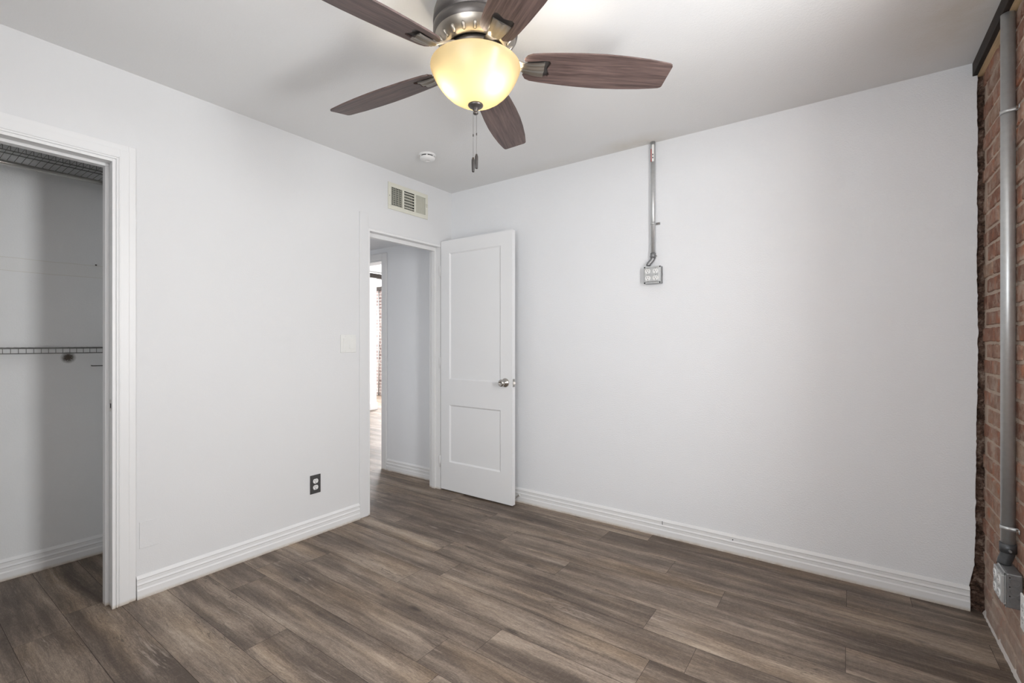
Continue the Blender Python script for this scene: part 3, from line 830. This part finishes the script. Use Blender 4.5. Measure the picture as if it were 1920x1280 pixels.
# ------------------------------------------------------------------ smoke detector
root = thing('smoke_detector', 'round white smoke detector on the ceiling near the corner vent', 'smoke detector', (0.425, -0.690, H))
MB().lathe([(0.055, 0), (0.055, -0.008), (0.050, -0.011), (0.0005, -0.011)], 'white', 40).build('base', root)
mb = MB(); mb.lathe([(0.045, -0.011), (0.045, -0.020)], 'dark', 40)
for k in range(6):
    a = 2 * PI * k / 6 + 0.2; c, s = math.cos(a), math.sin(a)
    mb.prism([(0.044 * c - 0.004 * s, 0.044 * s + 0.004 * c, -0.011), (0.0495 * c - 0.004 * s, 0.0495 * s + 0.004 * c, -0.011), (0.0495 * c + 0.004 * s, 0.0495 * s - 0.004 * c, -0.011), (0.044 * c + 0.004 * s, 0.044 * s - 0.004 * c, -0.011)], (0, 0, -0.010), 'white')
mb.build('vent_ring', root)
mb = MB(); mb.lathe([(0.049, -0.018), (0.050, -0.022), (0.047, -0.030), (0.040, -0.036), (0.022, -0.040), (0.014, -0.0405), (0.013, -0.0385), (0.0005, -0.0385)], 'white', 40)
mb.lathe([(0.046, -0.0185), (0.046, -0.019), (0.0495, -0.0185)], 'white', 40)
mb.build('cover', root)

# ------------------------------------------------------------------ closet: wire shelves, hanging rod, nail, hook
def wire_shelf(label, z, x_back, depth, ya, yb, lip, r=0.0016):
    root = thing('wire_shelf', label, 'shelf', (x_back, (ya + yb) / 2, z)); L = (yb - ya) / 2
    mb = MB()
    n = int((yb - ya) / 0.0254)
    for k in range(n + 1):
        y = -L + k * 0.0254
        mb.tube([(0.004, y, 0), (depth, y, 0), (depth + 0.0005, y, -lip)], r * 0.8, 'wire', 5)
    mb.build('deck_wires', root)
    mb = MB()
    for x, zz_ in ((0.006, -0.003), (depth * 0.5, -0.003), (depth - 0.002, -0.003), (depth + 0.002, -lip), (depth + 0.002, -lip * 0.08)):
        mb.tube([(x, -L, zz_), (x, L, zz_)], r * 1.5, 'wire', 8)
    mb.build('rail_wires', root)
    return root
wire_shelf('upper wire closet shelf above the hanging rod', 2.112, -0.758, 0.300, -3.115, -2.05, 0.030)
wire_shelf('lower wire closet shelf at mid height of the closet', 1.170, -0.758, 0.300, -3.115, -2.05, 0.027)
rod = thing('closet_rod', 'shiny steel hanging rod under the upper closet shelf', 'closet rod', (-0.500, -2.58, 2.034))
MB().tube([(0, -0.53, 0), (0, 0.53, 0)], 0.0112, 'chrome', 20).build('rod', rod)
for s in (-1, 1):
    MB().lathe([(0.022, s * 0.535), (0.022, s * 0.530), (0.015, s * 0.522), (0.0115, s * 0.515)], 'wire', 20, (0, 0, 0), 'y').build('end_socket', rod)
nail = MB().lathe([(0.0015, -0.0003), (0.0015, 0.009), (0.004, 0.009), (0.004, 0.0105), (0.0003, 0.0105)], 'nail', 12, (0, 0, 0), 'x').build('wall_nail')
nail.location = (-0.76, -2.1105, 1.631); tag(nail, 'small dark nail in the upper part of the closet back wall', 'nail')
mb = MB(); mb.tube([(0.0, -0.028, 0.002), (0.008, -0.028, 0.0), (0.012, -0.02, 0), (0.012, 0.045, -0.001)], 0.0022, 'nail', 8)
hk = mb.build('wire_hook'); hk.location = (-0.76, -2.100, 1.064); tag(hk, 'thin dark wire hook on the closet back wall below the lower shelf', 'hook')

# ------------------------------------------------------------------ ceiling fan
FX, FY = 1.612, -1.608
fan = thing('ceiling_fan', 'flush mount ceiling fan with five walnut blades and an amber bowl light', 'ceiling fan', (FX, FY, H))
zz0 = H
def Z(z): return z - zz0
mb = MB()
mb.lathe([(0.112, Z(2.4398)), (0.115, Z(2.425)), (0.124, Z(2.405)), (0.140, Z(2.380)), (0.148, Z(2.355)), (0.150, Z(2.335)), (0.150, Z(2.318)), (0.1425, Z(2.315)), (0.1425, Z(2.309)), (0.150, Z(2.306)), (0.1505, Z(2.294)), (0.148, Z(2.284)), (0.143, Z(2.277))], 'bronze_dark', 72)
housing = mb.build('motor_housing', fan)
mb = MB()
mb.lathe([(0.143, Z(2.277)), (0.141, Z(2.272)), (0.134, Z(2.262)), (0.118, Z(2.245)), (0.106, Z(2.236)), (0.102, Z(2.236)), (0.100, Z(2.242)), (0.030, Z(2.244))], 'bronze', 72)
for k in range(20):
    a = 2 * PI * k / 20 + 0.05
    q = []
    for r_, z_ in ((0.1145, 2.2395), (0.1325, 2.2585)):
        q.append(Vector((r_ * math.cos(a), r_ * math.sin(a), Z(z_))))
    mb.tube([q[0] + (q[1] - q[0]) * t for t in (-0.02, 0.05, 0.2, 0.8, 0.95, 1.02)], [0.0008, 0.0045, 0.0062, 0.0062, 0.0045, 0.0008], 'bronze', 12)
    d = (q[1] - q[0]); e = Vector((-math.sin(a), math.cos(a), 0)) * 0.0024
    nrm = d.cross(e).normalized() * -0.0052
    if nrm.z > 0: nrm = -nrm
    b0, b1 = q[0] + d * 0.18 + nrm, q[0] + d * 0.82 + nrm
mb.build('vented_ring', fan)
mb = MB()
mb.lathe([(0.030, Z(2.244)), (0.092, Z(2.240)), (0.092, Z(2.224)), (0.070, Z(2.222)), (0.062, Z(2.214)), (0.062, Z(2.196)), (0.105, Z(2.184)), (0.108, Z(2.178)), (0.100, Z(2.176)), (0.0005, Z(2.180))], 'bronze_dark', 60)
mb.build('hub', fan)

BZ = 2.190; PH = -0.24
def blade_mesh():
    mb = MB()
    prof = [(0.182, 0.050), (0.200, 0.0585), (0.24, 0.0640), (0.30, 0.0695), (0.38, 0.0745), (0.46, 0.0765), (0.54, 0.0740), (0.62, 0.0680), (0.68, 0.0600), (0.700, 0.0565)]
    left = [(0.172, 0.034)] + prof + [(0.708, 0.052), (0.711, 0.046)]
    right = [(r_, -w_) for r_, w_ in left][::-1]; right = [(r_ + (0.003 if r_ > 0.69 else 0), w_) for r_, w_ in right]
    notch = [(0.176, -0.026), (0.215, -0.031), (0.248, -0.036), (0.264, -0.034), (0.269, -0.024), (0.262, -0.008), (0.259, 0.0), (0.262, 0.008), (0.269, 0.024), (0.264, 0.034), (0.248, 0.036), (0.215, 0.031), (0.176, 0.026)]
    outl = left + right + notch
    # triangulate the concave outline via bmesh fill on a face
    bm = mb.bm; th = 0.0055
    vs = [bm.verts.new((p[0], p[1], -th / 2)) for p in outl]
    f = bm.faces.new(vs); f.material_index = mb.mi('blade')
    ret = bmesh.ops.extrude_face_region(bm, geom=[f])
    for e in ret['geom']:
        if isinstance(e, bmesh.types.BMVert): e.co.z += th
    bmesh.ops.triangulate(bm, faces=[q for q in bm.faces if len(q.verts) > 4])
    return mb
def iron_mesh():
    mb = MB(); m = 'bronze'
    # flat arm rising from hub to blade, with a fluted fan-shaped plate in the blade's notch
    secs = [(0.078, 0.013, 0.036, 0.006), (0.110, 0.014, 0.030, 0.007), (0.150, 0.017, 0.010, 0.007), (0.172, 0.021, -0.003, 0.006), (0.200, 0.025, -0.006, 0.005), (0.228, 0.029, -0.007, 0.004), (0.246, 0.031, -0.006, 0.003)]
    n = 16; v, f = [], []
    for r_, w_, z_, t_ in secs:
        flute = max(0.0, min(1.0, (r_ - 0.14) / 0.05)) * 0.0045
        for k in range(n + 1):
            s_ = -1 + 2 * k / n
            v.append((r_, s_ * w_, z_ - t_ / 2 - flute * (0.5 + 0.5 * math.cos(s_ * PI * 2.0)) + 0.003 * s_ * s_))
        for k in range(n + 1):
            s_ = -1 + 2 * k / n
            v.append((r_, s_ * w_, z_ + t_ / 2))
    c = 2 * (n + 1)
    for i in range(len(secs) - 1):
        a, b = i * c, (i + 1) * c
        for k in range(n):
            f += [(a + k, a + k + 1, b + k + 1, b + k), (a + n + 1 + k, a + n + 2 + k, b + n + 2 + k, b + n + 1 + k)]
        f += [(a, b, b + n + 1, a + n + 1), (a + n, b + n, b + c - 1, a + c - 1)]
    e = (len(secs) - 1) * c
    for q in (0, e):
        for k in range(n): f.append((q + k, q + k + 1, q + n + 2 + k, q + n + 1 + k))
    mb.faces(v, f, m, True)
    # dark plate above the blade, spanning the notch
    mb.box((0.185, -0.046, 0.0030), (0.292, 0.046, 0.0062), 'bronze_dark', 0.001)
    return mb
bl = iron = None
for k in range(5):
    a = R(41.7 + 72 * k)
    mat = Matrix.Translation((0, 0, Z(BZ))) @ Matrix.Rotation(a, 4, 'Z') @ Matrix.Rotation(PH, 4, 'X')
    if k == 0:
        bl = blade_mesh().build('blade', fan); iron = iron_mesh().build('blade_bracket', fan); smooth_by_angle(iron, 50)
        b_, i_ = bl, iron
    else:
        b_, i_ = bl.copy(), iron.copy(); col.objects.link(b_); col.objects.link(i_); b_.parent = fan; i_.parent = fan
    b_.matrix_local = mat
    i_.matrix_local = mat

# glass bowl
prof = [(0.1590, 2.1790), (0.1600, 2.1740), (0.1590, 2.1670), (0.1560, 2.1590), (0.1520, 2.1500), (0.1465, 2.1380), (0.1380, 2.1220), (0.1270, 2.1060), (0.1130, 2.0900), (0.0960, 2.0745), (0.0760, 2.0610), (0.0540, 2.0510), (0.0300, 2.0450), (0.0080, 2.0435)]
bowl = MB().lathe([(r_, Z(z_)) for r_, z_ in prof], 'bowl', 72).build('light_bowl', fan)
bowl['label'] = 'frosted amber glass bowl'
fin = MB().lathe([(0.0005, Z(2.046)), (0.026, Z(2.0455)), (0.0275, Z(2.0410)), (0.024, Z(2.0365)), (0.016, Z(2.0330)), (0.0115, Z(2.0290)), (0.0085, Z(2.0230)), (0.0055, Z(2.0195)), (0.0090, Z(2.0165)), (0.0095, Z(2.0130)), (0.0060, Z(2.0095)), (0.0005, Z(2.0085))], 'bronze_dark', 32).build('finial', fan)
rv = Vector((math.cos(YAW), math.sin(YAW), 0)); dv = Vector((-math.sin(YAW), math.cos(YAW), 0))
for ba in (-42, -163, 80):
    p = (rv * math.cos(R(ba)) + dv * math.sin(R(ba))) * 0.079
    mb = MB()
    mb.lathe([(0.0003, -0.026), (0.012, -0.024), (0.020, -0.016), (0.023, -0.004), (0.020, 0.008), (0.013, 0.018), (0.010, 0.024)], 'bulb', 24)
    b = mb.build('bulb', fan); b.location = (p.x, p.y, Z(2.110))
    mb = MB(); mb.lathe([(0.0125, 0.022), (0.015, 0.026), (0.015, 0.050), (0.013, 0.064), (0.0005, 0.064)], 'white', 20); sk = mb.build('socket', fan); sk.location = b.location

# pull chains
for off, zt, ze, zf in ((-0.0085, 2.020, 1.856, 1.803), (0.0035, 2.018, 1.868, 1.815)):
    p = rv * off - dv * 0.004
    mb = MB(); z = zt
    while z > ze:
        mb.lathe([(0.0001, 0.00125), (0.00125, 0), (0.0001, -0.00125)], 'bronze_dark', 6, (p.x, p.y, Z(z))); z -= 0.0040
    mb.tube([(p.x, p.y, Z(zt)), (p.x, p.y, Z(ze))], 0.0004, 'bronze_dark', 5)
    zc = zt - 0.078 + off * 0.5
    mb.tube([(p.x, p.y, Z(zc)), (p.x, p.y, Z(zc - 0.008))], 0.0019, 'black', 8)
    ch = mb.build('pull_chain', fan)
    MB().lathe([(0.0005, Z(ze)), (0.0030, Z(ze - 0.001)), (0.0056, Z(ze - 0.010)), (0.0058, Z(ze - 0.020)), (0.0048, Z(zf + 0.004)), (0.0042, Z(zf)), (0.0005, Z(zf - 0.0006))], 'black', 16, (p.x, p.y, 0)).build('chain_fob', ch)

# ------------------------------------------------------------------ the bright room beyond the hall
brick_panel('wall_far', 4.0, None, -7.9, 3.3, H, [(-5.55, -4.0, 0.8, 2.25), (-2.5, -0.5, 0.8, 2.25)], -1, axis=1, rows_h=0.072, seed=11, bm_='brick_glare', mm_='mortar_pale')
window(3, 1, 4.05, -5.55, -4.0, 0.8, 2.25); window(4, 1, 4.05, -2.5, -0.5, 0.8, 2.25)
slab('wall_far_left', 0, -8.0, -7.9, -0.2, 4.2, 0, H, [(1.3, 3.1, 0.7, 2.3)], M['shell'])
window(5, 0, -7.94, 1.3, 3.1, 0.7, 2.3)  # added opening, unseen, lets extra light onto the far brick
struct(MB().box((3.2, 0.24, 0), (3.3, 4.0, H), 'shell').build('wall_far_right'))
struct(MB().box((-8.0, 0.0, 0), (-1.9, 0.115, H), 'shell').build('wall_far_front'))
struct(MB().box((-4.22, 0.115, 0), (-4.10, 2.47, 2.33), 'shell').build('wall_partition'))
mb = MB(); mb.box((-4.10, 0.115, 0), (-4.085, 2.485, 0.13), 'trim', 0.003); mb.box((-4.22, 2.47, 0), (-4.10, 2.485, 0.13), 'trim', 0.003)
struct(mb.build('baseboard_partition'))
struct(MB().box((-4.22, 0.115, 2.33), (-4.10, 3.99, 2.41), 'stained').build('trim_beam_partition'))
struct(MB().box((-7.9, 3.95, 2.36), (3.2, 3.992, 2.44), 'stained').build('trim_beam_far'))
mb = MB(); mb.tube([(-5.93, 3.975, 0.0005), (-5.93, 3.975, 2.36)], 0.014, 'galv', 10)
tag(mb.build('far_conduit'), 'pale vertical conduit on the distant brick wall seen through the doorway', 'conduit')
